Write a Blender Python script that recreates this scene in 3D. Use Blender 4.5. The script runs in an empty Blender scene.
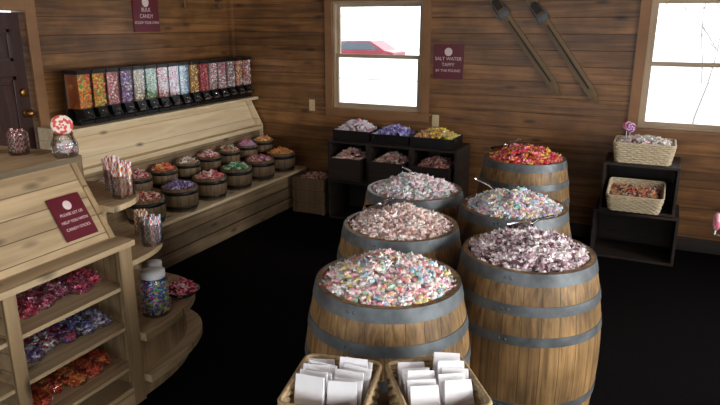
import bpy, math, random
import numpy as np
from mathutils import Vector, Matrix
random.seed(7); rng=np.random.default_rng(7)
S=bpy.context.scene
S.view_settings.view_transform='Standard'

# ---------------------------------------------------------------- materials
MATS={}
def lin(c):
    return tuple(((v/255)/12.92 if v/255<=0.04045 else (((v/255)+0.055)/1.055)**2.4) for v in c)
def newmat(name):
    m=bpy.data.materials.new(name); m.use_nodes=True
    nt=m.node_tree; b=nt.nodes['Principled BSDF']; MATS[name]=m
    return m,nt,b
def N(nt,t,**k):
    n=nt.nodes.new(t)
    for a,v in k.items(): setattr(n,a,v)
    return n
def math_n(nt,op,a,b=None):
    n=N(nt,'ShaderNodeMath',operation=op)
    for i,v in enumerate((a,b)):
        if v is None: continue
        if isinstance(v,(int,float)): n.inputs[i].default_value=v
        else: nt.links.new(v,n.inputs[i])
    return n.outputs[0]
def plain(name,c,rough=.5,metal=0,noise=0.0,nscale=20,spec=.5,bump=0):
    m,nt,b=newmat(name); c=lin(c)
    b.inputs['Roughness'].default_value=rough; b.inputs['Metallic'].default_value=metal
    b.inputs['Specular IOR Level'].default_value=spec
    tc=N(nt,'ShaderNodeTexCoord'); no=N(nt,'ShaderNodeTexNoise'); no.inputs['Scale'].default_value=nscale
    no.inputs['Detail'].default_value=4
    nt.links.new(tc.outputs['Object'],no.inputs['Vector'])
    r=N(nt,'ShaderNodeValToRGB'); r.color_ramp.elements[0].position=.3; r.color_ramp.elements[1].position=.7
    k0=1-noise;k1=1+noise
    r.color_ramp.elements[0].color=(c[0]*k0,c[1]*k0,c[2]*k0,1)
    r.color_ramp.elements[1].color=(min(1,c[0]*k1),min(1,c[1]*k1),min(1,c[2]*k1),1)
    nt.links.new(no.outputs['Fac'],r.inputs[0]); nt.links.new(r.outputs[0],b.inputs['Base Color'])
    if bump:
        bp=N(nt,'ShaderNodeBump'); bp.inputs['Strength'].default_value=bump; bp.inputs['Distance'].default_value=.01
        nt.links.new(no.outputs['Fac'],bp.inputs['Height']); nt.links.new(bp.outputs[0],b.inputs['Normal'])
    return m
def wood(name,c1,c2,grain='Y',plank='Z',pw=None,rough=.6,var=.35,gap=.03,knots=True,radial=None,coat=0,fine=18,blotch=0,ks=2.6):
    m,nt,b=newmat(name); c1=lin(c1); c2=lin(c2); L=nt.links.new
    tc=N(nt,'ShaderNodeTexCoord'); sep=N(nt,'ShaderNodeSeparateXYZ'); L(tc.outputs['Object'],sep.inputs[0])
    ax={'X':0,'Y':1,'Z':2}
    if radial:
        ang=math_n(nt,'ARCTAN2',sep.outputs[1],sep.outputs[0])
        t=math_n(nt,'MULTIPLY',ang,radial/(2*math.pi))
    elif pw:
        t=math_n(nt,'DIVIDE',sep.outputs[ax[plank]],pw)
    else: t=None
    mp=N(nt,'ShaderNodeMapping'); L(tc.outputs['Object'],mp.inputs[0])
    sc=[fine,fine,fine]
    for g in grain: sc[ax[g]]=1.3
    mp.inputs['Scale'].default_value=sc
    vec=mp.outputs[0]
    if t is not None:
        fl=math_n(nt,'FLOOR',t)
        wn=N(nt,'ShaderNodeTexWhiteNoise',noise_dimensions='1D'); L(fl,wn.inputs['W'])
        add=N(nt,'ShaderNodeVectorMath',operation='ADD'); L(vec,add.inputs[0])
        sc2=N(nt,'ShaderNodeVectorMath',operation='SCALE'); L(wn.outputs['Color'],sc2.inputs[0]); sc2.inputs['Scale'].default_value=37
        L(sc2.outputs[0],add.inputs[1]); vec=add.outputs[0]
    no=N(nt,'ShaderNodeTexNoise'); no.inputs['Scale'].default_value=1; no.inputs['Detail'].default_value=7; no.inputs['Distortion'].default_value=.6
    no.inputs['Roughness'].default_value=.6
    L(vec,no.inputs['Vector'])
    r=N(nt,'ShaderNodeValToRGB'); r.color_ramp.elements[0].position=.3; r.color_ramp.elements[1].position=.72
    r.color_ramp.elements[0].color=(*c1,1); r.color_ramp.elements[1].color=(*c2,1)
    L(no.outputs['Fac'],r.inputs[0]); col=r.outputs[0]; h=no.outputs['Fac']
    def mul(col,fac_out):
        mx=N(nt,'ShaderNodeVectorMath',operation='SCALE'); L(col,mx.inputs[0]); L(fac_out,mx.inputs['Scale']); return mx.outputs[0]
    if knots:
        vo=N(nt,'ShaderNodeTexVoronoi'); mp2=N(nt,'ShaderNodeMapping'); L(tc.outputs['Object'],mp2.inputs[0])
        s=[7,7,7]
        for g in grain: s[ax[g]]=ks
        mp2.inputs['Scale'].default_value=s; L(mp2.outputs[0],vo.inputs['Vector']); vo.inputs['Scale'].default_value=1
        mr=N(nt,'ShaderNodeMapRange'); L(vo.outputs['Distance'],mr.inputs[0]); mr.inputs[1].default_value=.05; mr.inputs[2].default_value=.17
        mr.inputs[3].default_value=.3; mr.inputs[4].default_value=1; col=mul(col,mr.outputs[0])
    if blotch:
        nb_=N(nt,'ShaderNodeTexNoise'); nb_.inputs['Scale'].default_value=3.5; nb_.inputs['Detail'].default_value=5; L(tc.outputs['Object'],nb_.inputs['Vector'])
        mr=N(nt,'ShaderNodeMapRange'); L(nb_.outputs['Fac'],mr.inputs[0]); mr.inputs[1].default_value=.35; mr.inputs[2].default_value=.65
        mr.inputs[3].default_value=1-blotch; mr.inputs[4].default_value=1+blotch*.4; col=mul(col,mr.outputs[0])
    if t is not None:
        v=math_n(nt,'ADD',math_n(nt,'MULTIPLY',wn.outputs['Value'],var*2),1-var); col=mul(col,v)
        fr=math_n(nt,'FRACT',t); d=math_n(nt,'MINIMUM',fr,math_n(nt,'SUBTRACT',1.0,fr))
        mr=N(nt,'ShaderNodeMapRange'); L(d,mr.inputs[0]); mr.inputs[1].default_value=gap*.4; mr.inputs[2].default_value=gap
        mr.inputs[3].default_value=.3; mr.inputs[4].default_value=1; col=mul(col,mr.outputs[0])
        h=math_n(nt,'ADD',math_n(nt,'MULTIPLY',h,.15),mr.outputs[0])
    L(col,b.inputs['Base Color']); b.inputs['Roughness'].default_value=rough
    b.inputs['Coat Weight'].default_value=coat
    bp=N(nt,'ShaderNodeBump'); bp.inputs['Strength'].default_value=.5; bp.inputs['Distance'].default_value=.008
    L(h,bp.inputs['Height']); L(bp.outputs[0],b.inputs['Normal'])
    return m
def candy_mat():
    m,nt,b=newmat('candy'); a=N(nt,'ShaderNodeAttribute'); a.attribute_name='Col'
    nt.links.new(a.outputs['Color'],b.inputs['Base Color']); b.inputs['Roughness'].default_value=.55
    b.inputs['Specular IOR Level'].default_value=.35
    return m
def clear(name,tint=(1,1,1),gl=.1):
    m=bpy.data.materials.new(name); m.use_nodes=True; nt=m.node_tree; nt.nodes.clear(); MATS[name]=m
    o=N(nt,'ShaderNodeOutputMaterial'); t=N(nt,'ShaderNodeBsdfTransparent'); t.inputs[0].default_value=(*tint,1)
    g=N(nt,'ShaderNodeBsdfGlossy'); g.inputs['Roughness'].default_value=.08
    fr=N(nt,'ShaderNodeFresnel'); fr.inputs[0].default_value=1.45
    f=math_n(nt,'ADD',math_n(nt,'MULTIPLY',fr.outputs[0],.7),gl)
    mx=N(nt,'ShaderNodeMixShader'); nt.links.new(f,mx.inputs[0]); nt.links.new(t.outputs[0],mx.inputs[1]); nt.links.new(g.outputs[0],mx.inputs[2])
    nt.links.new(mx.outputs[0],o.inputs[0]); return m
wood('wall_siding',(78,50,28),(156,110,64),grain='XY',plank='Z',pw=.142,rough=.40,var=.24,gap=.022,blotch=.32,ks=2.0,fine=26)
wood('ceiling_wood',(90,55,32),(130,85,50),grain='X',plank='Y',pw=.14)
wood('trim_wood',(116,80,50),(156,114,76),grain='XYZ',rough=.5,knots=False)
wood('sash_wood',(150,130,105),(190,170,145),grain='XYZ',knots=False)
wood('pine',(212,188,150),(240,224,190),grain='Y',plank='Z',pw=.15,var=.05,gap=.012)
wood('pine_top',(208,184,144),(240,222,188),grain='Y',plank='X',pw=.2,var=.06,gap=.012)
wood('pallet',(112,92,68),(170,146,112),grain='Y',plank='Z',pw=.125,var=.25,gap=.03,blotch=.3)
wood('counter_pine',(150,126,94),(200,176,138),grain='Y',plank='Z',pw=.085,var=.12,gap=.03)
wood('counter_flat',(164,140,106),(212,190,152),grain='Y',plank='X',pw=.1,var=.10,gap=.02)
wood('counter_stave',(124,102,74),(176,150,112),grain='Z',plank='X',pw=.08,var=.15,gap=.03)
wood('barrel_oak',(92,68,42),(174,138,90),grain='Z',radial=26,var=.24,gap=.025,rough=.5,knots=False,fine=44,blotch=.5)
wood('bucket_oak',(84,66,46),(140,116,84),grain='Z',radial=14,var=.2,gap=.05,knots=False)
wood('dark_crate',(26,20,18),(52,40,34),grain='X',plank='Z',pw=.12,var=.2)
wood('ski_wood',(92,74,52),(146,122,90),grain='Z',knots=False)
wood('stand_wood',(70,50,32),(110,82,54),grain='X',plank='Y',pw=.1)
wood('door_paint',(50,28,25),(62,36,31),grain='Z',knots=False,rough=.4)
plain('carpet',(13,11,12),rough=.95,noise=.5,nscale=160,spec=.05,bump=.4)
plain('steel',(98,104,108),rough=.5,metal=.4,noise=.35,nscale=14)
plain('chrome',(210,214,220),rough=.15,metal=1)
plain('black_plastic',(14,14,16),rough=.35)
plain('tin_liner',(60,60,62),rough=.5,metal=.5)
plain('sign_red',(96,22,38),rough=.4)
plain('sign_text',(225,205,205),rough=.6)
plain('paper',(236,236,240),rough=.8,noise=.03,nscale=30)
plain('wicker',(176,154,118),rough=.7,noise=.25,nscale=60)
plain('wicker_pale',(205,190,160),rough=.7,noise=.2,nscale=60)
plain('switch_plate',(210,190,150),rough=.4)
plain('brass',(150,110,60),rough=.3,metal=.9)
plain('leather',(30,22,18),rough=.6)
plain('snow',(214,218,224),rough=.9,noise=.12,nscale=.6)
plain('bark',(132,130,126),rough=.9,noise=.2)
plain('car_red',(120,12,32),rough=.3)
plain('car_glass',(60,70,80),rough=.1)
plain('tyre',(20,20,20),rough=.8)
plain('lamp_enamel',(30,30,32),rough=.4)
plain('jar_lid',(225,228,232),rough=.35)
plain('stick_white',(235,235,235),rough=.5)
candy_mat(); clear('glass',gl=.02); clear('acrylic',gl=.03); clear('cello',gl=.05)

# ---------------------------------------------------------------- mesh builder
class MB:
    def __init__(s): s.v=[];s.nv=0;s.f=[];s.m=[];s.sm=[];s.c=[];s.mats=[]
    def mi(s,n):
        if n not in s.mats: s.mats.append(n)
        return s.mats.index(n)
    def add(s,v,f,mat,smooth=False,col=(1,1,1),M=None,cols=None):
        v=np.asarray(v,dtype=float)
        if M is not None:
            M=np.array(M); v=v@M[:3,:3].T+M[:3,3]
        o=s.nv; s.v.append(v); s.nv+=len(v)
        s.f.extend([tuple(i+o for i in q) for q in f]); i=s.mi(mat)
        s.m.extend([i]*len(f)); s.sm.extend([smooth]*len(f))
        s.c.extend(cols if cols is not None else [col]*len(f))
    def box(s,x0,x1,y0,y1,z0,z1,mat,M=None,col=(1,1,1)):
        v=[(x0,y0,z0),(x1,y0,z0),(x1,y1,z0),(x0,y1,z0),(x0,y0,z1),(x1,y0,z1),(x1,y1,z1),(x0,y1,z1)]
        f=[(0,3,2,1),(4,5,6,7),(0,1,5,4),(1,2,6,5),(2,3,7,6),(3,0,4,7)]
        s.add(v,f,mat,M=M,col=col)
    def lathe(s,prof,n,mat,c=(0,0,0),smooth=True,M=None,col=(1,1,1),cap0=False,cap1=False):
        v=[];f=[]
        for r,z in prof:
            for i in range(n):
                a=2*math.pi*i/n; v.append((c[0]+r*math.cos(a),c[1]+r*math.sin(a),c[2]+z))
        for k in range(len(prof)-1):
            for i in range(n):
                j=(i+1)%n; f.append((k*n+i,k*n+j,(k+1)*n+j,(k+1)*n+i))
        if cap0: f.append(tuple(reversed(range(n))))
        if cap1: f.append(tuple((len(prof)-1)*n+i for i in range(n)))
        s.add(v,f,mat,smooth=smooth,M=M,col=col)
    def prism(s,poly,a0,a1,mat,axis='Z',M=None,smooth=False):
        n=len(poly)
        def mk(p,a):
            return {'Z':(p[0],p[1],a),'Y':(p[0],a,p[1]),'X':(a,p[0],p[1])}[axis]
        v=[mk(p,a0) for p in poly]+[mk(p,a1) for p in poly]
        f=[tuple(reversed(range(n))),tuple(range(n,2*n))]+[(i,(i+1)%n,n+(i+1)%n,n+i) for i in range(n)]
        s.add(v,f,mat,M=M,smooth=smooth)
    def tube(s,pts,r,mat,n=6,closed=False,col=(1,1,1),M=None,radii=None,colf=None):
        pts=[Vector(p) for p in pts]; k=len(pts); v=[];f=[];cols=[]
        for i,p in enumerate(pts):
            if closed: t=pts[(i+1)%k]-pts[i-1]
            else: t=pts[min(i+1,k-1)]-pts[max(i-1,0)]
            t.normalize(); up=Vector((0,0,1)) if abs(t.z)<.9 else Vector((1,0,0))
            a=t.cross(up).normalized(); b=t.cross(a)
            rr=radii[i] if radii else r
            for j in range(n):
                g=2*math.pi*j/n; v.append(p+(a*math.cos(g)+b*math.sin(g))*rr)
        for i in range(k if closed else k-1):
            i2=(i+1)%k
            for j in range(n):
                j2=(j+1)%n; f.append((i*n+j,i*n+j2,i2*n+j2,i2*n+j)); cols.append(colf(i,j) if colf else col)
        if not closed:
            f.append(tuple(range(n))); f.append(tuple(reversed([(k-1)*n+j for j in range(n)]))); cols+= [col,col]
        s.add([tuple(q) for q in v],f,mat,smooth=True,M=M,cols=cols)
    def build(s,name,loc=(0,0,0),rot=(0,0,0),bevel=0,parent=None,mw=None):
        me=bpy.data.meshes.new(name); V=np.concatenate(s.v)
        me.from_pydata(V.tolist(),[],s.f)
        for m in s.mats: me.materials.append(MATS[m])
        me.polygons.foreach_set('material_index',s.m); me.polygons.foreach_set('use_smooth',s.sm)
        if 'candy' in s.mats:
            at=me.color_attributes.new(name='Col',type='FLOAT_COLOR',domain='CORNER')
            lt=np.zeros(len(me.polygons),dtype=np.int32); me.polygons.foreach_get('loop_total',lt)
            c=np.array(s.c,dtype=np.float32); c=np.concatenate([c,np.ones((len(c),1),dtype=np.float32)],1)
            at.data.foreach_set('color',np.repeat(c,lt,axis=0).ravel())
        me.update(); ob=bpy.data.objects.new(name,me); S.collection.objects.link(ob)
        ob.location=loc; ob.rotation_euler=rot
        if mw is not None: ob.matrix_world=mw
        if parent: ob.parent=parent
        if bevel:
            b=ob.modifiers.new('bevel','BEVEL'); b.width=bevel; b.segments=2; b.limit_method='ANGLE'
        return ob

# ---- candy templates
def tmpl_wrapped():
    n=6; rows=[(-1,.5,.12),(-.55,.12,.12),(-.42,.40,.36),(0,.5,.42),(.42,.40,.36),(.55,.12,.12),(1,.5,.12)]
    v=[];f=[];k=[]
    for x,a,b in rows:
        for i in range(n):
            g=2*math.pi*i/n; v.append((x,a*math.cos(g),b*math.sin(g)))
    for r in range(6):
        for i in range(n):
            j=(i+1)%n; f.append((r*n+i,r*n+j,(r+1)*n+j,(r+1)*n+i)); k.append(1 if r in(0,5) else (2 if r in (1,4) else 0))
    return np.array(v),f,k
def tmpl_ball():
    v=[(0,0,.5)];n=6
    for z in(.3,-.3):
        for i in range(n):
            g=2*math.pi*(i+(.5 if z<0 else 0))/n; v.append((.43*math.cos(g),.43*math.sin(g),z))
    v.append((0,0,-.5)); f=[]
    for i in range(n):
        j=(i+1)%n; f+= [(0,1+i,1+j),(1+i,7+i,1+j),(1+j,7+i,7+j),(13,7+j,7+i)]
    return np.array(v),f,[0]*len(f)
TW,TB=tmpl_wrapped(),tmpl_ball()
def rots(n,tilt=.5):
    out=np.zeros((n,3,3))
    for i in range(n):
        out[i]=np.array((Matrix.Rotation(random.uniform(0,6.28),3,'Z')@Matrix.Rotation(random.uniform(-tilt,tilt),3,'Y')@Matrix.Rotation(random.uniform(0,6.28),3,'X')))
    return out
def scatter(mb,pts,size,pal,T=TW,tilt=.5,white=.45,wr=(1,1,1),jit=.2):
    tv,tf,tk=T; n=len(pts); R=rots(n,tilt); nt=len(tv)
    sz=size*(1+rng.uniform(-jit,jit,n))
    V=np.einsum('nij,vj->nvi',R,tv)*sz[:,None,None]+np.asarray(pts)[:,None,:]
    F=(np.array(tf)[None]+ (np.arange(n)*nt)[:,None,None]).reshape(-1,len(tf[0])).tolist()
    P=[lin(c) for c in pal]; cols=[]
    for i in range(n):
        c=random.choice(P); c2=random.choice(P); k=random.uniform(.85,1.08)
        cc=tuple(min(1,q*k) for q in c); w=tuple(a*(1-white)+b*white for a,b in zip(cc,wr)); mid=tuple((a+b)/2 for a,b in zip(cc,c2))
        d=(cc,w,mid); cols+= [d[q] for q in tk]
    mb.add(V.reshape(-1,3),F,'candy',cols=cols)
def dome_pts(R,H,z,n,c=(0,0),jz=.012):
    r=R*np.sqrt(rng.uniform(0,1,n)); a=rng.uniform(0,2*math.pi,n)
    lump=.012*np.sin(a*3+r*14)+.008*np.sin(a*5-r*23)
    zz=z+H*(1-(r/R)**2)+rng.uniform(-jz,jz,n)+lump*(1-(r/R)**2)
    return np.stack([c[0]+r*np.cos(a),c[1]+r*np.sin(a),zz],1)
def dome(mb,R,H,z,c,col,n=20):
    prof=[(R*t,H*(1-t*t)) for t in (1,.8,.6,.4,.2,.01)]
    mb.lathe(prof,n,'candy',c=(c[0],c[1],z),col=lin(col),cap1=True)
def box_pts(x0,x1,y0,y1,z,n,H=.03,jz=.012):
    x=rng.uniform(0,1,n);y=rng.uniform(0,1,n)
    zz=z+H*(1-(2*x-1)**2)*(1-(2*y-1)**2)+rng.uniform(-jz,jz,n)
    return np.stack([x0+(x1-x0)*x,y0+(y1-y0)*y,zz],1)

def scoop(mb,M):
    v=[];f=[];n=9;rows=[(0,.026),(.02,.03),(.09,.034),(.12,.03)]
    for k,(x,r) in enumerate(rows):
        for i in range(n):
            a=math.pi+math.pi*i/(n-1); v.append((x+(.02*abs(math.cos(a)) if k==3 else 0),r*math.cos(a),r*math.sin(a)))
    for k in range(3):
        for i in range(n-1): f.append((k*n+i,k*n+i+1,(k+1)*n+i+1,(k+1)*n+i))
    v.append((0,0,0)); 
    for i in range(n-1): f.append((i+1,i,4*n))
    mb.add(v,f,'chrome',smooth=True,M=M)
    mb.tube([(0,0,-.008),(-.04,0,.005),(-.11,0,.012),(-.13,0,.012)],.007,'chrome',n=8,M=M)

def text(parent,txt,size,x,y,z,mat='sign_text',nm='lettering'):
    cu=bpy.data.curves.new(nm,'FONT'); cu.body=txt; cu.size=size; cu.align_x='CENTER'; cu.align_y='CENTER'; cu.extrude=.0004
    ob=bpy.data.objects.new(nm,cu); S.collection.objects.link(ob); cu.materials.append(MATS[mat])
    ob.parent=parent; ob.location=(x,y,z); return ob
def axes(X,Y,pos):
    X=Vector(X).normalized();Y=Vector(Y).normalized();Z=X.cross(Y)
    M=Matrix((X,Y,Z)).transposed().to_4x4(); M.translation=Vector(pos); return M

# ---------------------------------------------------------------- room shell
XL,XR,YB,YF,H=-4.44,2.6,6.0,-1.8,2.7
def wall(name,axis,c0,c1,a0,a1,openings,mat='wall_siding'):
    mb=MB()
    def bx(p0,p1,z0,z1):
        if p1-p0<1e-4 or z1-z0<1e-4: return
        if axis=='Y': mb.box(p0,p1,c0,c1,z0,z1,mat)
        else: mb.box(c0,c1,p0,p1,z0,z1,mat)
    cur=a0
    for o0,o1,z0,z1 in sorted(openings):
        bx(cur,o0,0,H); bx(o0,o1,0,z0); bx(o0,o1,z1,H); cur=o1
    bx(cur,a1,0,H); return mb.build(name)
W1=(-3.15,-2.16,1.07,2.15); W2=(-.15,.90,1.06,2.15)
wall('wall_back','Y',YB,YB+.14,XL-.14,XR+.14,[W1,W2])
wall('wall_left','X',XL-.14,XL,YF,YB,[(2.55,3.42,0,2.03)])
WR=[(-.9,.6,.8,2.2),(1.2,2.7,.8,2.2),(3.3,4.8,.8,2.2)]  # unseen windows, put in to let daylight in from the right
wall('wall_right','X',XR,XR+.14,YF,YB,WR)
WF=[(-3.6,-2.1,.8,2.2),(-1.4,.1,.8,2.2),(.8,2.2,.8,2.2)]  # unseen windows behind the camera, put in to admit daylight
wall('wall_front','Y',YF-.14,YF,XL-.14,XR+.14,WF)
mb=MB(); mb.box(XL-.14,XR+.14,YF-.14,YB+.14,-.12,0,'carpet'); mb.build('floor')
mb=MB(); mb.box(XL-.14,XR+.14,YF-.14,YB+.14,H,H+.1,'ceiling_wood'); mb.build('ceiling')
wi=[0]
def window(axis,c,inward,o):
    wi[0]+=1; a0,a1,z0,z1=o; mb=MB()
    def bx(p0,p1,d0,d1,q0,q1,mat):
        lo,hi=sorted((c+inward*d0,c+inward*d1))
        if axis=='Y': mb.box(p0,p1,lo,hi,q0,q1,mat)
        else: mb.box(lo,hi,p0,p1,q0,q1,mat)
    t=.085
    bx(a0-t,a0,0.001,.022,z0-t,z1+t,'trim_wood'); bx(a1,a1+t,.001,.022,z0-t,z1+t,'trim_wood')
    bx(a0,a1,.001,.022,z1,z1+t,'trim_wood'); bx(a0,a1,.001,.022,z0-t,z0-.02,'trim_wood')
    bx(a0-.03-t,a1+.03+t,.001,.05,z0-.022,z0,'trim_wood')
    e=.022
    for p0,p1,q0,q1 in ((a0,a0+e,z0,z1),(a1-e,a1,z0,z1),(a0+e,a1-e,z0,z0+e),(a0+e,a1-e,z1-e,z1)):
        bx(p0,p1,-.11,-.01,q0,q1,'sash_wood')
    zm=(z0+z1)/2; s=.032
    for k,(q0,q1) in enumerate(((z0+e,zm+.02),(zm-.02,z1-e))):
        d0,d1=(-.05,-.02) if k==0 else (-.09,-.06)
        bx(a0+e,a0+e+s,d0,d1,q0,q1,'sash_wood'); bx(a1-e-s,a1-e,d0,d1,q0,q1,'sash_wood')
        bx(a0+e+s,a1-e-s,d0,d1,q0,q0+s,'sash_wood'); bx(a0+e+s,a1-e-s,d0,d1,q1-s,q1,'sash_wood')
        bx(a0+e+s,a1-e-s,(d0+d1)/2-.002,(d0+d1)/2+.002,q0+s,q1-s,'glass')
    mb.build('window_%d'%wi[0],bevel=.002)
window('Y',YB,-1,W1); window('Y',YB,-1,W2)
for o in WR: window('X',XR,-1,o)
for o in WF: window('Y',YF,1,o)
# door
mb=MB(); x=XL-.05
mb.box(x-.04,x,2.56,3.41,.01,2.02,'door_paint')
for (y0,y1) in ((2.66,2.94),(3.03,3.31)):
    for (z0,z1) in ((.2,.8),(.95,1.55),(1.66,1.9)):
        mb.box(x,x+.012,y0,y1,z0,z0+.03,'door_paint');mb.box(x,x+.012,y0,y1,z1-.03,z1,'door_paint')
        mb.box(x,x+.012,y0,y0+.03,z0,z1,'door_paint');mb.box(x,x+.012,y1-.03,y1,z0,z1,'door_paint')
        mb.box(x,x+.008,y0+.06,y1-.06,z0+.06,z1-.06,'door_paint')
mb.lathe([(.0,.0),(.03,0),(.03,.008),(.012,.01),(.012,.04),(.03,.05),(.032,.065),(.02,.08),(.001,.082)],16,'brass',M=Matrix.Translation((x,3.36,1.26))@Matrix.Rotation(math.pi/2,4,'Y'))
mb.lathe([(.0,.0),(.032,0),(.032,.02),(.001,.022)],16,'brass',M=Matrix.Translation((x,3.36,1.42))@Matrix.Rotation(math.pi/2,4,'Y'))
mb.build('door_1',bevel=.003)
mb=MB()
for y0,y1,z0,z1 in ((3.42,3.51,0,2.12),(2.46,2.55,0,2.12),(2.55,3.42,2.03,2.12)): mb.box(XL+.001,XL+.022,y0,y1,z0,z1,'trim_wood')
mb.build('trim_1',bevel=.003)
mb=MB(); mb.box(XL+.001,XL+.05,YB-.05,YB-.001,0,H,'wall_siding'); mb.build('trim_2')
mb=MB(); mb.box(XL+.06,XR,YB-.02,YB-.001,0,.12,'dark_crate'); mb.build('baseboard_back')

# ---------------------------------------------------------------- barrels
def barrel(pos,pal,base,size=.021,h=.92,T=TW,n=900,white=.65,rz=0,mound=.085,sc=None,name='candy_barrel',wr=(1,1,1)):
    mb=MB(); R0,R1=.300,.358
    def rad(z): 
        t=(2*z/h-1); return R0+(R1-R0)*(1-t*t)
    zs=[h*i/16 for i in range(17)]
    mb.lathe([(rad(z),z) for z in zs],60,'barrel_oak'); mb.lathe([(R0,h),(R0-.022,h)],60,'barrel_oak',smooth=False)
    mb.lathe([(R0-.022,h),(R0-.024,h-.06)],52,'barrel_oak')
    mb.lathe([(R0-.024,h-.055),(.001,h-.055)],32,'tin_liner')
    mb.lathe([(.001,.03),(R0-.03,.03),(R0-.03,.0),(R0,.0)],32,'barrel_oak')
    for a,b in ((.94,1.0),(.80,.848),(.655,.70),(.30,.345),(.15,.20),(.003,.06)):
        z0,z1=a*h,b*h; e=.0035
        mb.lathe([(rad(z0)+e,z0),(rad((z0+z1)/2)+e,(z0+z1)/2),(rad(z1)+e,z1)],60,'steel')
        mb.lathe([(rad(z0)-.001,z0),(rad(z0)+e,z0)],60,'steel',smooth=False); mb.lathe([(rad(z1)+e,z1),(rad(z1)-.001,z1)],60,'steel',smooth=False)
        for q in (0,.035): mb.lathe([(.001,.004),(.007,.002),(.008,0)],8,'steel',M=Matrix.Rotation(4.6-rz+q*2.2,4,'Z')@Matrix.Translation((rad((z0+z1)/2)+e,0,(z0+z1)/2))@Matrix.Rotation(math.pi/2,4,'Y'))
    dome(mb,R0-.026,mound,h-.03,(0,0),base)
    scatter(mb,dome_pts(R0-.03,mound,h-.018,n),size,pal,T=T,white=white,wr=wr)
    if sc:
        scoop(mb,Matrix.Translation((sc[0],sc[1],h+mound*.75+.02))@Matrix.Rotation(sc[2],4,'Z')@Matrix.Rotation(math.radians(18),4,'Y'))
    return mb.build(name,loc=(pos[0],pos[1],0),rot=(0,0,rz))
pastel=[(250,176,188),(253,248,244),(253,246,242),(253,240,236),(180,234,204),(170,216,246),(252,234,150),(250,150,150),(250,196,212),(242,192,166)]
mauve=[(250,242,244),(248,238,242),(244,232,238),(250,240,240),(184,144,162),(134,96,112),(224,198,214),(230,212,210),(124,88,90)]
cream=[(253,242,236),(252,240,236),(250,216,210),(222,180,168),(253,246,242),(208,162,150)]
aqua=[(166,230,224),(250,190,208),(254,246,242),(252,234,170),(212,194,240),(168,212,242),(250,206,206),(250,244,244)]
pinkw=[(252,228,234),(250,246,246),(208,238,224),(250,192,202),(208,226,248),(242,216,224)]
reds=[(220,44,60),(236,80,130),(246,160,70),(248,214,80),(200,34,60),(248,140,170)]
barrel((-.94,2.265),pastel,(220,180,180),size=.022,n=950)
barrel((-.475,2.855),mauve,(160,130,140),n=950,rz=1,sc=(.14,.12,2.0))
barrel((-1.17,2.98),cream,(215,180,175),size=.019,n=950,rz=2,sc=(.1,.1,.5))
barrel((-.70,3.58),aqua,(200,180,190),size=.020,n=950,rz=3,sc=(.12,.0,-2.8))
barrel((-1.36,3.70),pinkw,(210,190,195),size=.019,n=900,rz=.5,sc=(.0,.1,.9))
barrel((-.885,4.85),reds,(180,50,70),size=.024,n=550,h=.95,white=.15,rz=.7,sc=(-.1,.12,2))

# ---------------------------------------------------------------- left wall stepped display
mb=MB()
Y0,Y1=3.40,5.93; xf=-3.48
mb.box(-4.41,xf-.02,Y0,Y1,0,.375,'pallet')
for k in range(3): mb.box(xf-.02,xf,Y0,Y1,.015+k*.12,.015+k*.12+.112,'pallet')
mb.box(-4.41,xf+.02,Y0,Y1,.375,.40,'pine_top')
mb.box(-4.41,-3.80,Y0,Y1,.40,.52,'pallet'); mb.box(-4.41,-3.79,Y0,Y1,.52,.54,'pine_top')
mb.box(-4.41,-4.06,Y0,Y1,.54,.79,'pallet'); mb.box(-4.41,-4.02,Y0,Y1,.79,.83,'pine_top')
mb.prism([(-4.10,.83),(-4.24,1.12),(-4.41,1.12),(-4.41,.83)],Y0+.02,Y1-.02,'pine',axis='Y')
mb.box(-4.41,-4.06,Y0,Y1,1.12,1.15,'pine_top')
side=[(xf,0),(xf,.40),(-3.79,.40),(-3.79,.54),(-4.03,.54),(-4.03,.83),(-4.20,1.15),(-4.41,1.15),(-4.41,0)]
mb.prism(side,Y1,Y1+.025,'pine',axis='Y'); mb.prism(side,Y0-.025,Y0,'pine',axis='Y')
mb.build('stepped_display_shelf',bevel=.003)
mixes=[[(240,120,30),(250,190,40),(80,170,60),(210,40,40)],[(250,150,40),(240,210,60),(200,60,50),(110,180,70)],[(250,150,160),(240,110,140),(250,240,235)],[(180,130,200),(230,220,240),(140,110,190)],
 [(240,235,225),(210,180,140),(245,225,180)],[(140,210,140),(240,245,225),(90,170,110)],[(230,90,90),(250,240,235),(210,40,60)],[(245,170,195),(250,235,240),(220,110,150)],
 [(150,215,235),(240,245,250),(90,150,210)],[(250,190,90),(250,230,160),(240,140,70)],[(230,60,80),(250,120,130),(160,30,50)],[(245,230,235),(220,130,140)],[(250,210,220),(220,90,110),(250,250,250)],[(210,210,215),(170,90,100),(245,245,240)],[(230,90,70),(250,200,90),(245,245,245)],[(245,240,240),(220,60,60)]]
nb=16; DY0,DY1=3.56,5.92; w=(DY1-DY0)/nb
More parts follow.
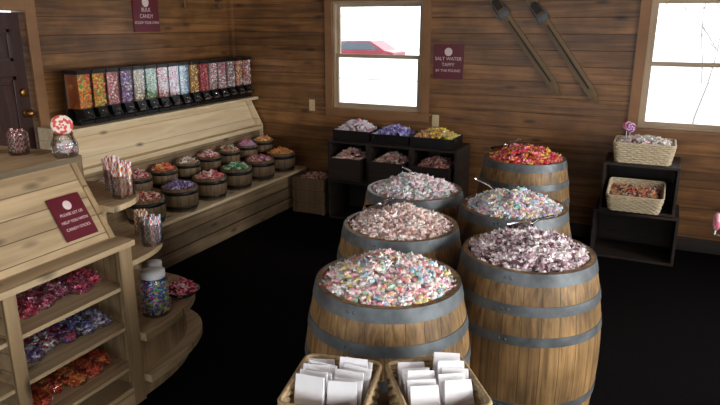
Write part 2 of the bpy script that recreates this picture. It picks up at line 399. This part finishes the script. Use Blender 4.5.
for i in range(nb):
    mb=MB(); hw=w/2-.005; T_=.43
    mb.box(-.12,.0,-hw,hw,0,.03,'black_plastic')
    mb.box(-.14,.02,-hw,hw,T_-.03,T_,'black_plastic')
    mb.box(-.15,-.135,-hw,hw,.03,T_-.025,'black_plastic')
    bw=hw-.004
    core=[(-.134,.13),(-.02,.13),(.0,.16),(.004,T_-.03),(-.134,T_-.03)]
    mb.prism(core,-bw+.006,bw-.006,'candy',axis='Y')
    k=len(core)+2
    cc=lin(mixes[i][0]); mb.c[-k:]=[tuple(q*.8 for q in cc)]*k
    n=230; y=rng.uniform(-bw+.01,bw-.01,n); z=rng.uniform(.14,T_-.035,n)
    scatter(mb,np.stack([.001+rng.uniform(-.006,.004,n),y,z],1),.019,[tuple(int(q*.75+255*.25) for q in c) for c in mixes[i]],T=TB,tilt=3)
    mb.box(.010,.013,-bw,bw,.13,T_-.03,'acrylic')
    mb.box(-.134,.013,-bw-.002,-bw,.13,T_-.03,'acrylic'); mb.box(-.134,.013,bw,bw+.002,.13,T_-.03,'acrylic')
    mb.prism([(-.10,.13),(.013,.13),(.035,.07),(.035,.05),(-.05,.05)],-bw*.75,bw*.75,'black_plastic',axis='Y')
    mb.box(-.10,-.06,-bw*.5,bw*.5,.03,.06,'black_plastic')
    mb.tube([(.02,0,.10),(.05,0,.095),(.068,0,.075)],.008,'chrome',n=8)
    mb.lathe([(.001,-.014),(.012,-.01),(.014,0),(.012,.01),(.001,.014)],10,'black_plastic',c=(.073,0,.07))
    mb.box(.035,.039,-bw*.6,bw*.6,.05,.07,'chrome')
    mb.build('bulk_candy_dispenser',loc=(-4.14,DY0+w*(i+.5),1.152))
bm=[[(220,110,80),(240,220,200),(180,80,70)],[(140,110,180),(210,200,230),(110,80,140)],[(240,140,140),(245,225,215),(220,80,90)],[(50,140,80),(90,190,110),(210,235,210)],[(170,80,180),(220,80,140),(245,230,110)],[(240,130,50),(250,190,90)],
 [(240,80,100),(80,170,210),(245,220,80)],[(190,60,70),(235,200,195)],[(250,110,80),(250,200,100),(220,60,50)],[(240,235,225),(170,120,90)],[(230,70,80),(250,250,250)],[(90,160,110),(230,80,70),(245,235,210)],[(200,180,220),(240,120,160)],[(220,120,60),(250,220,150)]]
def bucket(pos,pal,R=.155,hh=.2,z=.4):
    mb=MB()
    mb.lathe([(0.001,0),(R*.9,0),(R,hh*.5),(R*.97,hh),(R*.88,hh),(R*.86,hh-.05)],28,'bucket_oak')
    for a,b in ((.1,.24),(.72,.88)):
        f=lambda q: (R*.9+(R-R*.9)*min(1,q*2)) if q<.5 else R-(q-.5)*.06*R
        mb.lathe([(f(a),a*hh),(f(a)+.003,a*hh),(f(b)+.003,b*hh),(f(b),b*hh)],28,'black_plastic')
    dome(mb,R*.87,.03,hh-.03,(0,0),tuple(int(q*.8) for q in pal[0]),n=16)
    scatter(mb,dome_pts(R*.86,.045,hh-.02,190),.018,pal,white=.3)
    mb.build('candy_bucket',loc=(pos[0],pos[1],z),rot=(0,0,random.uniform(0,3)))
for i in range(6): bucket((-3.635,3.66+i*.405),bm[i],z=.402)
for i in range(8): bucket((-3.91,3.56+i*.315),bm[6+i],R=.118,hh=.16,z=.542)

# ---------------------------------------------------------------- foreground counter
mb=MB(); F=-2.33; E=2.2; Bk=-3.3; y0=.5
mb.box(Bk,F,y0,E-.03,0,.09,'counter_pine')
for y in (y0,1.52): mb.box(-2.9,F,y,y+.03,.09,.875,'counter_pine')
for y,wd in ((y0,.05),(1.50,.06),(E-.08,.08)): mb.box(F,F+.02,y,y+wd,0,.875,'counter_stave')
mb.box(F,F+.02,y0+.05,E-.08,0,.11,'counter_pine')
mb.box(-2.92,-2.9,y0,E-.03,.09,.875,'counter_pine')
for z in (.22,.45,.67):
    mb.box(-2.9,F,y0+.03,1.52,z-.02,z,'counter_flat'); mb.box(-2.9,F,1.55,E-.03,z-.02,z,'counter_flat')
mb.box(-2.92,F+.04,y0-.01,E+.01,.875,.905,'counter_flat')
mb.prism([(-2.42,.905),(-2.64,1.275),(-2.67,1.275),(-2.45,.905)],y0,E-.03,'counter_pine',axis='Y')
mb.prism([(F,0),(F,.875),(-2.41,.905),(-2.63,1.275),(Bk,1.275),(Bk,0)],E-.03,E,'counter_stave',axis='Y')
mb.box(Bk,-2.60,y0-.01,E+.02,1.275,1.305,'counter_flat')
def dpoly(xf,xb,D,n=24,p=2.5,y=E):
    cx=(xf+xb)/2; a=(xf-xb)/2; out=[]
    for i in range(n+1):
        t=math.pi*i/n; c,s_=math.cos(t),math.sin(t)
        out.append((cx+a*math.copysign(abs(c)**(2/p),c),y+D*abs(s_)**(2/p)))
    return out
for z,D,xq,th in ((1.06,.36,-2.40,.03),(.785,.46,-2.32,.03),(.39,.70,-2.27,.045),(.15,.74,-2.26,.045)):
    mb.prism(dpoly(xq,Bk+.05,D),z-th,z,'counter_flat')
mb.prism(dpoly(-2.33,Bk+.1,.64),.15,.345,'counter_stave'); mb.prism(dpoly(-2.33,Bk+.1,.66),0,.105,'counter_stave')
mb.prism(dpoly(-2.62,Bk+.1,.22),.39,.755,'counter_stave'); mb.prism(dpoly(-2.62,Bk+.1,.2),.785,1.03,'counter_stave'); mb.prism(dpoly(-2.66,Bk+.1,.16),1.06,1.275,'counter_stave')
mb.build('display_counter',bevel=.003)

def sign(name,M,w,h,lines):
    mb=MB(); mb.box(-w/2,w/2,-h/2,h/2,0,.008,'sign_red'); ob=mb.build(name,mw=M)
    mb=MB(); mb.lathe([(.001,.0012),(w*.12,.001),(w*.13,0)],20,'sign_text',c=(0,h*.28,.008)); 
    b=mb.build('emblem',parent=ob)
    for i,(t,s) in enumerate(lines): text(ob,t,s,0,h*.08-i*h*.17,.009)
    return ob
sign('shelf_sign',axes((0,1,0),(-.22,0,.37),(-2.495,2.03,1.045)),.18,.22,[('PLEASE LET US',.02),('HELP YOU WITH',.02),('CANDY STICKS',.02)])
sign('wall_sign',axes((1,0,0),(0,0,1),(-1.89,YB-.002,1.58)),.30,.33,[('SALT WATER',.045),('TAFFY',.045),('BY THE POUND',.035)])
sign('wall_sign',axes((0,1,0),(0,0,1),(XL+.002,4.70,2.03)),.33,.34,[('BULK',.05),('CANDY',.05),('SCOOP YOUR OWN',.034)])

# candy bags on counter shelves
def bags(y0,y1,z,pal,T=TW,size=.016,n=5):
    mb=MB(); L=y1-y0
    for i in range(n):
        cy=y0+L*(i+.5)/n; cx=-2.50+random.uniform(-.04,.04)
        m=100; a=rng.normal(0,1,(m,3)); a/=np.linalg.norm(a,axis=1)[:,None]
        p=a*np.array([.11,L/n*.5,.036])*rng.uniform(.7,1,(m,1))+np.array([cx,cy,.055])
        scatter(mb,p,size,[pal[i%len(pal)],pal[(i+1)%len(pal)],pal[i%len(pal)]],T=T,white=.3)
        v=[];f=[];nn=12;prof=[(.001,-.044),(.6,-.036),(.9,-.018),(1.05,.002),(.9,.02),(.6,.04),(.001,.05)]
        for r,zz in prof:
            for k in range(nn):
                g=2*math.pi*k/nn; w_=1+.06*random.uniform(-1,1); v.append((cx+.125*r*math.cos(g)*w_,cy+L/n*.54*r*math.sin(g)*w_,.055+zz))
        for r in range(len(prof)-1):
            for k in range(nn): j=(k+1)%nn; f.append((r*nn+k,r*nn+j,(r+1)*nn+j,(r+1)*nn+k))
        mb.add(v,f,'cello')
    mb.build('candy_bags',loc=(0,0,z))
bags(1.62,2.1,.672,[(235,80,120),(190,60,100),(240,170,195),(170,70,120)])
bags(1.62,2.1,.452,[(140,110,190),(240,240,246),(200,70,100),(110,110,200),(230,230,240)])
bags(1.62,2.1,.222,[(245,110,50),(225,70,40),(250,160,80)])
bags(.6,1.45,.672,[(240,210,90),(230,180,60)],n=7); bags(.6,1.45,.452,[(240,210,90),(240,240,240)],n=7); bags(.6,1.45,.222,[(230,200,60),(220,120,50)],n=7)

def stick_jar(pos,pal,R=.05,h=.12,n=26,sl=.17):
    mb=MB(); mb.lathe([(.001,0),(R,0),(R,h*.9),(R*.95,h),(R*.92,h),(R*.92,.01),(.001,.01)],20,'glass')
    for i in range(n):
        r=R*.8*math.sqrt(random.random()); a=random.uniform(0,6.28); q=random.uniform(1.0,1.25)
        c=lin(random.choice(pal)); w=(.92,.9,.88)
        x,y=r*math.cos(a),r*math.sin(a); hh=sl*random.uniform(.85,1.05)
        pts=[(x+(q-1)*x*t,y+(q-1)*y*t,.012+hh*t) for t in np.linspace(0,1,9)]
        mb.tube(pts,.0065,'candy',n=5,col=c,colf=lambda ii,jj:(c if (ii+jj)%2 else w))
    mb.build('candy_stick_jar',loc=pos)
stick_jar((-2.50,2.37,1.062),[(230,100,130),(240,170,110),(200,90,120)],R=.06)
stick_jar((-2.66,2.46,1.062),[(240,140,160),(250,210,140)],R=.05)
stick_jar((-2.41,2.45,.787),[(230,130,160),(220,120,100),(140,170,210)],R=.058,sl=.15)
stick_jar((-2.56,2.54,.787),[(230,140,60),(245,200,80)],R=.045,sl=.13)
stick_jar((-2.90,2.10,1.307),[(200,30,40),(180,20,30)],R=.05,sl=.11)
stick_jar((-3.06,2.02,1.307),[(210,30,40),(140,20,30)],R=.05,sl=.11)
def lollipop(mb,x,y,z0,z1,R=.055,cols=((225,60,90),(245,235,235)),face=-.4,tilt=0):
    mb.tube([(x,y,z0),(x,y,z1)],.004,'stick_white',n=6)
    n=30;v=[];f=[];c=[]
    M=Matrix.Translation((x,y,z1+R*.9))@Matrix.Rotation(face,4,'Z')@Matrix.Rotation(math.pi/2,4,'X')
    prof=[(0.001,.014),(.25,.014),(.5,.013),(.75,.012),(.93,.008),(1,0),(.93,-.008),(.75,-.012),(.5,-.013),(.25,-.014),(.001,-.014)]
    for r,h in prof:
        for i in range(n): a=2*math.pi*i/n; v.append((R*r*math.cos(a),R*r*math.sin(a),h))
    for k in range(len(prof)-1):
        rr=(prof[k][0]+prof[k+1][0])/2
        for i in range(n):
            j=(i+1)%n; f.append((k*n+i,k*n+j,(k+1)*n+j,(k+1)*n+i)); c.append(lin(cols[int((i/n*6+rr*3))%2]))
    mb.add(v,f,'candy',smooth=True,cols=c,M=M)
mb=MB(); mb.lathe([(.001,0),(.05,0),(.062,.02),(.062,.07),(.045,.10),(.045,.12),(.042,.12),(.055,.07),(.055,.02),(.001,.012)],24,'glass')
scatter(mb,dome_pts(.05,.02,.035,80),.014,[(240,240,245),(200,210,220),(230,150,160)])
lollipop(mb,0,0,.02,.11,R=.052,cols=((215,90,80),(240,225,215)),face=.7)
mb.build('lollipop_jar',loc=(-2.63,2.15,1.307))
def jar(pos,pal,R=.075,h=.25):
    mb=MB(); mb.lathe([(.001,0),(R,0),(R,h*.78),(R*.8,h*.86),(R*.8,h*.9)],24,'glass')
    mb.lathe([(R*.86,h*.86),(R*.86,h),(.001,h)],24,'jar_lid'); mb.lathe([(.001,h*.86),(R*.86,h*.86)],24,'jar_lid')
    n=520;a=rng.uniform(0,6.28,n);z=rng.uniform(.015,h*.78,n)
    scatter(mb,np.stack([R*.84*np.cos(a),R*.84*np.sin(a),z],1),.014,pal,white=.3)
    mb.lathe([(.001,.01),(R*.8,.01),(R*.8,h*.76),(.001,h*.77)],16,'candy',col=lin(tuple(int(q*.8) for q in pal[0])))
    mb.build('glass_candy_jar',loc=pos)
jar((-2.40,2.42,.392),[(60,150,235),(250,80,120),(245,245,252),(90,210,120),(190,90,210),(250,220,80)])
jar((-2.58,2.62,.392),[(70,170,100),(250,210,70),(235,70,70)],R=.05,h=.2)
mb=MB(); mb.lathe([(.001,0),(.07,0),(.10,.03),(.105,.03),(.075,-.0),(.001,-.0)],20,'black_plastic')
dome(mb,.09,.03,.02,(0,0),(130,30,60)); scatter(mb,dome_pts(.088,.04,.03,110),.016,[(220,50,90),(245,120,140),(170,30,60),(245,220,225)])
mb.build('candy_bowl',loc=(-2.44,2.68,.392))

# ---------------------------------------------------------------- back cabinet with trays
def crate(mb,x0,x1,y0,y1,z0,z1,t=.022,mat='dark_crate'):
    mb.box(x0,x0+t,y0,y1,z0,z1,mat);mb.box(x1-t,x1,y0,y1,z0,z1,mat)
    mb.box(x0+t,x1-t,y0,y1,z0,z0+t,mat);mb.box(x0+t,x1-t,y0,y1,z1-t,z1,mat);mb.box(x0+t,x1-t,y1-t,y1,z0+t,z1-t,mat)
mb=MB()
for k in range(3):
    a=-2.96+k*.447
    crate(mb,a,a+.445,5.50,5.96,.41,.81); crate(mb,a,a+.445,5.50,5.96,.0,.405)
mb.build('crate_shelf',bevel=.003)
def tray(name,x0,x1,y0,y1,z,h,pal,mat='black_plastic',rx=0,size=.02,n=260,H=.06):
    cx,cy=(x0+x1)/2,(y0+y1)/2; a,b=(x1-x0)/2,(y1-y0)/2; mb=MB(); t=.008
    mb.box(-a,a,-b,b,0,t,mat)
    for q in ((-a,-a+t,-b,b),(a-t,a,-b,b),(-a+t,a-t,-b,-b+t),(-a+t,a-t,b-t,b)): mb.box(*q,t,h,mat)
    mb.box(-a-.006,a+.006,-b-.006,-b,h-.015,h,mat); mb.box(-a+t,a-t,-b+t,b-t,t,h-.035,'candy',col=lin(tuple(int(q*.7) for q in pal[0])))
    scatter(mb,box_pts(-a+.02,a-.02,-b+.02,b-.02,h-.02,n,H=H),size,pal,white=.35)
    mb.build(name,loc=(cx,cy,z),rot=(rx,0,0))
tray('candy_tray',-2.93,-2.53,5.56,5.88,.812,.10,[(250,250,252),(225,230,245),(235,205,215),(220,120,140)],H=.10,size=.026)
tray('candy_tray',-2.51,-2.12,5.56,5.88,.812,.09,[(70,80,190),(120,120,220),(225,225,245),(140,80,180)],H=.08,size=.026)
tray('candy_tray',-2.10,-1.68,5.56,5.88,.812,.09,[(250,230,60),(240,210,50),(220,80,80),(215,235,100),(245,245,245)],H=.08,size=.026)
for k,pal in enumerate(([(225,175,165),(180,110,110),(245,215,205)],[(230,190,180),(200,130,120),(245,230,220)],[(215,145,135),(170,90,80),(240,205,195)])):
    a=-2.96+k*.447
    tray('candy_bin',a+.05,a+.395,5.42,5.80,.434,.22,pal,mat='dark_crate',H=.08)
mb=MB()
for k in range(3):
    mb.box(-3.40,-3.02,5.52,5.535,.01+k*.13,.125+k*.13,'bucket_oak'); mb.box(-3.40,-3.385,5.535,5.86,.01+k*.13,.125+k*.13,'bucket_oak'); mb.box(-3.035,-3.02,5.535,5.86,.01+k*.13,.125+k*.13,'bucket_oak'); mb.box(-3.40,-3.02,5.86,5.875,.01+k*.13,.125+k*.13,'bucket_oak')
for x_ in (-3.385,-3.065):
    for y_ in (5.535,5.83): mb.box(x_,x_+.03,y_,y_+.03,0,.385,'bucket_oak')
mb.box(-3.385,-3.035,5.535,5.86,.02,.33,'candy',col=lin((150,90,80)))
scatter(mb,box_pts(-3.37,-3.05,5.55,5.85,.35,200,H=.05),.022,[(220,150,130),(170,80,70),(240,210,190)])
mb.build('slatted_crate',bevel=.002)
mb=MB(); crate(mb,-.36,.22,5.5,5.97,.42,.83); crate(mb,-.40,.26,5.5,5.97,0,.415); mb.build('wooden_crate',bevel=.003)
def basket(name,w,d,h,loc,rot,mat='wicker',extra=None,flare=1.12):
    mb=MB(); rows=9
    N_=96
    def rr(t,a,b,c=.03):
        L=[2*(a-c),math.pi*c/2,2*(b-c),math.pi*c/2]*2; tot=sum(L); s_=t*tot; i=0
        while s_>L[i]+1e-9: s_-=L[i]; i+=1
        cor=[(a-c,-b+c,-math.pi/2),(a-c,b-c,0),(-a+c,b-c,math.pi/2),(-a+c,-b+c,math.pi)]
        if i%2==1:
            cx,cy,a0=cor[i//2]; g=a0+s_/c; return (cx+c*math.cos(g),cy+c*math.sin(g),math.cos(g),math.sin(g))
        if i==0: return (-a+c+s_,-b,0,-1)
        if i==2: return (a,-b+c+s_,1,0)
        if i==4: return (a-c-s_,b,0,1)
        return (-a,b-c-s_,-1,0)
    for k in range(rows+1):
        q=k/rows; s_=(1+(flare-1)*q)/flare; a,b=w/2*s_,d/2*s_; z=.008+(h-.016)*q; pts=[]
        for i in range(N_):
            x,y,nx,ny=rr(i/N_,a,b); o=.0045*math.sin(i*math.pi/2+k*math.pi+.78) if k<rows else 0
            pts.append((x+nx*o,y+ny*o,z))
        mb.tube(pts,(h/rows*.52 if k<rows else .009),mat,n=6,closed=True)
    for i in range(0,N_,4):
        pts=[]
        for q in (0,1):
            s_=(1+(flare-1)*q)/flare; x,y,nx,ny=rr(i/N_,w/2*s_,d/2*s_); pts.append((x,y,.004+(h-.006)*q))
        mb.tube(pts,.004,mat,n=5)
    mb.box(-w/2/flare+.01,w/2/flare-.01,-d/2/flare+.01,d/2/flare-.01,0.001,.01,mat)
    if extra: extra(mb)
    return mb.build(name,loc=loc,rot=rot)
def ex1(mb):
    mb.box(-.19,.19,-.13,.13,.01,.12,'candy',col=lin((150,120,120)))
    scatter(mb,box_pts(-.2,.2,-.14,.14,.145,280,H=.05),.024,[(240,235,230),(230,180,190),(220,220,200),(240,240,240)])
    for x,y,c in ((-.15,.02,(200,60,110)),(-.12,-.05,(120,60,150))): lollipop(mb,x,y,.1,.24,R=.042,cols=(c,(235,190,210)),face=.1)
basket('wicker_basket',.46,.36,.17,(-.07,5.70,.832),(0,0,0),mat='wicker_pale',extra=ex1)
def ex2(mb):
    mb.box(-.17,.17,-.12,.12,.01,.09,'candy',col=lin((120,90,60)))
    scatter(mb,box_pts(-.18,.18,-.13,.13,.10,220,H=.03),.022,[(220,150,70),(200,80,50),(180,150,120),(120,60,50)])
basket('wicker_basket',.42,.34,.15,(-.09,5.50,.50),(math.radians(12),0,0),mat='wicker_pale',extra=ex2)

# front baskets with paper bags on a bench
def paper(mb,M,w=.094,h=.2,t=.012):
    ts=random.uniform(.9,1.0)
    v=[(-w/2,-t,0),(w/2,-t,0),(w/2,t,0),(-w/2,t,0),
       (-w/2,-t*.8,h*.6),(w/2,-t*.8,h*.6),(w/2,t*.8,h*.6),(-w/2,t*.8,h*.6),
       (-w/2*ts,-t*.25,h),(w/2*ts,-t*.25,h-.004),(w/2*ts,t*.25,h-.006),(-w/2*ts,t*.25,h-.002),
       (w/2*.86,0,h*.5),(-w/2*.86,0,h*.5)]
    f=[(0,3,2,1),(0,1,5,4),(4,5,9,8),(2,3,7,6),(6,7,11,10),(8,9,10,11),(1,2,12),(1,12,5),(2,6,12),(5,12,6),(3,0,13),(0,4,13),(4,7,13),(7,3,13),(5,6,10,9),(7,4,8,11)]
    mb.add(v,f,'paper',M=M)
def exbag(mb):
    for cx,off in ((-.056,0),(.052,.012)):
        for k in range(6):
            M=Matrix.Translation((cx+random.uniform(-.006,.006),-.10+off+k*.03,.015))@Matrix.Rotation(random.uniform(-.16,.16),4,'Z')@Matrix.Rotation(random.uniform(-.09,.09),4,'Y')@Matrix.Rotation(-.32+random.uniform(-.09,.09),4,'X')
            paper(mb,M,h=.176+random.uniform(-.02,.014))
basket('paper_bag_basket',.26,.30,.15,(-.838,1.566,.70),(0,0,math.radians(12)),extra=exbag)
basket('paper_bag_basket',.26,.30,.15,(-.537,1.704,.70),(0,0,math.radians(36)),extra=exbag)
mb=MB(); mb.box(-.335,.335,-.17,.17,.665,.698,'stand_wood')
for sx in (-1,1):
    for sy in (-1,1): mb.box(sx*.30-.02,sx*.30+.02,sy*.14-.02,sy*.14+.02,0,.665,'stand_wood')
mb.box(-.30,.30,-.14,.14,.2,.225,'stand_wood'); mb.box(-.30,.30,-.155,-.135,.59,.665,'stand_wood')
mb.build('wooden_bench',loc=(-.69,1.64,0),rot=(0,0,math.radians(24)),bevel=.004)

# ---------------------------------------------------------------- skis, plates, poles
def ski(bx,bz,tx,tz):
    mb=MB(); L=1.75; n=24; v=[];f=[]
    for i in range(n+1):
        t=i/n; w_=.045*(1 if t>.08 else (.25+.75*(t/.08)**.6)); w_*=1-.15*math.sin(math.pi*t); cv=.05*max(0,(.12-t)/.12)**2
        th=.008+.008*math.sin(math.pi*min(1,max(0,t)))
        for x,y in ((-w_,-th-cv-.01),(w_,-th-cv-.01),(w_,-cv-.002),(-w_,-cv-.002)): v.append((x,y,L*t))
    for i in range(n):
        for j in range(4): k=(j+1)%4; f.append((i*4+j,i*4+k,(i+1)*4+k,(i+1)*4+j))
    f+=[(3,2,1,0),(n*4,n*4+1,n*4+2,n*4+3)]
    mb.add(v,f,'ski_wood')
    z=L*.50
    mb.box(-.05,.05,-.034,-.014,z,z+.05,'steel'); mb.box(-.056,-.048,-.048,-.012,z,z+.07,'steel'); mb.box(.048,.056,-.048,-.012,z,z+.07,'steel')
    mb.tube([(-.05,-.034,z+.02),(-.044,-.04,z+.15),(0,-.042,z+.19),(.044,-.04,z+.15),(.05,-.034,z+.02)],.005,'steel',n=6)
    mb.box(-.03,.03,-.030,-.014,z+.08,z+.18,'leather')
    mb.box(-.006,.006,-.030,-.014,.15,z-.05,'leather')
    ang=math.atan2(tx-bx,tz-bz)
    mb.build('wooden_ski',loc=(bx,YB-.002,bz),rot=(0,ang,0))
ski(-.82,1.31,-1.468,2.14); ski(-.49,1.26,-1.143,2.14)
for x,z in ((-3.41,1.08),(-2.0,1.0)):
    mb=MB(); mb.box(-.035,.035,-.006,0,-.06,.06,'switch_plate'); mb.box(-.006,.006,-.014,-.006,-.012,.012,'switch_plate'); mb.build('light_switch_plate' if x<-3 else 'outlet_plate',loc=(x,YB-.002,z),bevel=.002)
for y in (5.2,5.75):
    mb=MB(); mb.tube([(.02,y,2.08),(.02,y-.06,2.65)],.008,'ski_wood',n=8); mb.lathe([(.001,0),(.05,.003),(.05,.009),(.001,.012)],16,'leather',M=Matrix.Translation((.02,y-.01,2.16)))
    mb.build('ski_pole',loc=(XL+.035,0,0))
# lollipop tree stand at right
mb=MB(); mb.lathe([(.001,0),(.16,0),(.16,.02),(.03,.04),(.018,.06),(.018,1.2),(.001,1.21)],20,'stand_wood')
for k,(zc,rr_) in enumerate(((.72,.30),(.92,.41),(1.12,.22))):
    for i in range(5):
        a=math.pi+.05+i*2*math.pi/5
        x,y=rr_*math.cos(a),rr_*math.sin(a); mb.tube([(0,0,zc-.06),(x,y,zc)],.005,'stand_wood'); lollipop(mb,x,y,zc,zc+.03,R=.045,cols=((235,120,150),(245,200,210)),face=a+1.6)
mb.build('lollipop_stand',loc=(.74,3.5,0))

# ---------------------------------------------------------------- outside
mb=MB(); mb.box(-70,50,6.3,90,-.6,-.5,'snow'); mb.build('ground_snow')
mb=MB(); mb.prism([(25.5,-.5),(26.5,.25),(27.3,.5),(28.2,.45),(29.4,-.5)],-24,-6,'snow',axis='X'); mb.build('snow_bank',bevel=.2)
def tree(x,y,h,th=.011):
    mb=MB()
    def br(p,d,l,r,dep):
        pts=[p]; q=Vector(p); dd=Vector(d)
        for i in range(4):
            dd=(dd+Vector((random.uniform(-.18,.18),random.uniform(-.18,.18),random.uniform(-.02,.12)))).normalized(); q=q+dd*l/4; pts.append(q.copy())
        mb.tube(pts,r,'bark',n=5,radii=[r*(1-.12*i) for i in range(5)])
        if dep>0:
            for i in range(5 if dep>1 else 4):
                k=random.randint(1,4); a=random.uniform(0,6.28)
                nd=(dd*.6+Vector((math.cos(a),math.sin(a),random.uniform(-.1,.6)))*.8).normalized(); br(pts[k],nd,l*.62,r*.5,dep-1)
    br(Vector((0,0,0)),Vector((0,0,1)),h,h*th,3); mb.build('bare_tree',loc=(x,y,-.5))
for x,y,h in ((-11,20,2.6),(-7.6,24,2.6),(-24,46,5),(-19,48,4.5),(.6,14,2.6),(2.6,18,3),(-.6,22,3.6),(1.5,30,4),(5,26,4)): tree(x,y,h,.009)
mb=MB(); prof=[(0,.35),(0,.85),(.9,1.0),(1.5,1.5),(3.1,1.52),(3.9,1.05),(4.4,.95),(4.4,.35)]
mb.prism(prof,-.85,.85,'car_red',axis='Y')
mb.prism([(1.0,1.03),(1.52,1.44),(3.05,1.46),(3.7,1.06)],-.86,.86,'car_glass',axis='Y')
for x in (.8,3.5):
    for s_ in (-.87,.67): mb.lathe([(.001,0),(.2,0),(.33,.02),(.33,.18),(.2,.2),(.001,.2)],20,'tyre',M=Matrix.Translation((x,s_+.2,.33))@Matrix.Rotation(math.pi/2,4,'X'))
mb.build('parked_car',loc=(-16.8,31,-.5),bevel=.04)

# ---------------------------------------------------------------- lamps, light, world, camera
def added_pendant(x,y,e):  # out-of-view pendant fixture, added for weak warm fill light
    mb=MB(); mb.tube([(0,0,.25),(0,0,.5)],.006,'lamp_enamel'); mb.lathe([(.02,.25),(.05,.22),(.15,.1),(.19,.0),(.185,0),(.145,.095),(.04,.21)],24,'lamp_enamel')
    mb.build('added_pendant_lamp',loc=(x,y,2.2))
    l=bpy.data.lights.new('fill_bulb','POINT'); l.energy=e; l.color=(1,.86,.7); l.shadow_soft_size=.06
    o=bpy.data.objects.new('added_pendant_bulb',l); S.collection.objects.link(o); o.location=(x,y,2.2)
for p in ((1.2,3.6,12),(-3.2,1.2,12)): added_pendant(*p)
def area(name,loc,rot,sx,sy,e,c):
    l=bpy.data.lights.new(name,'AREA'); l.shape='RECTANGLE'; l.size=sx; l.size_y=sy; l.energy=e; l.color=c
    o=bpy.data.objects.new(name,l); S.collection.objects.link(o); o.location=loc; o.rotation_euler=rot
for o,e in zip(WR,(90,150,135)): area('daylight_fill',(XR+.3,(o[0]+o[1])/2,1.8),(0,math.radians(68),0),1.4,1.5,e,(1,.97,.93))  # added area lamps outside the unseen right windows, boosting the daylight
for o,e in zip(WF,(34,18,18)): area('daylight_fill',((o[0]+o[1])/2,YF-.3,1.7),(math.radians(78),0,0),1.5,1.4,e,(.95,.97,1))  # added area lamps behind the camera, brightening the room through the front openings
w=bpy.data.worlds.new('World'); S.world=w; w.use_nodes=True; nt=w.node_tree; bg=nt.nodes['Background']
tc=N(nt,'ShaderNodeTexCoord'); no=N(nt,'ShaderNodeTexNoise'); no.inputs['Scale'].default_value=3; nt.links.new(tc.outputs['Generated'],no.inputs['Vector'])
r=N(nt,'ShaderNodeValToRGB'); r.color_ramp.elements[0].color=(.84,.90,.95,1); r.color_ramp.elements[1].color=(.95,.98,1,1); nt.links.new(no.outputs['Fac'],r.inputs[0]); nt.links.new(r.outputs[0],bg.inputs[0])
bg.inputs[1].default_value=3.6
cd=bpy.data.cameras.new('camera'); cd.sensor_width=36; cd.lens=31.5; cd.clip_start=.05
co=bpy.data.objects.new('camera',cd); S.collection.objects.link(co); co.location=(0,0,1.95); co.rotation_euler=(math.radians(74),0,math.radians(25.3)); S.camera=co
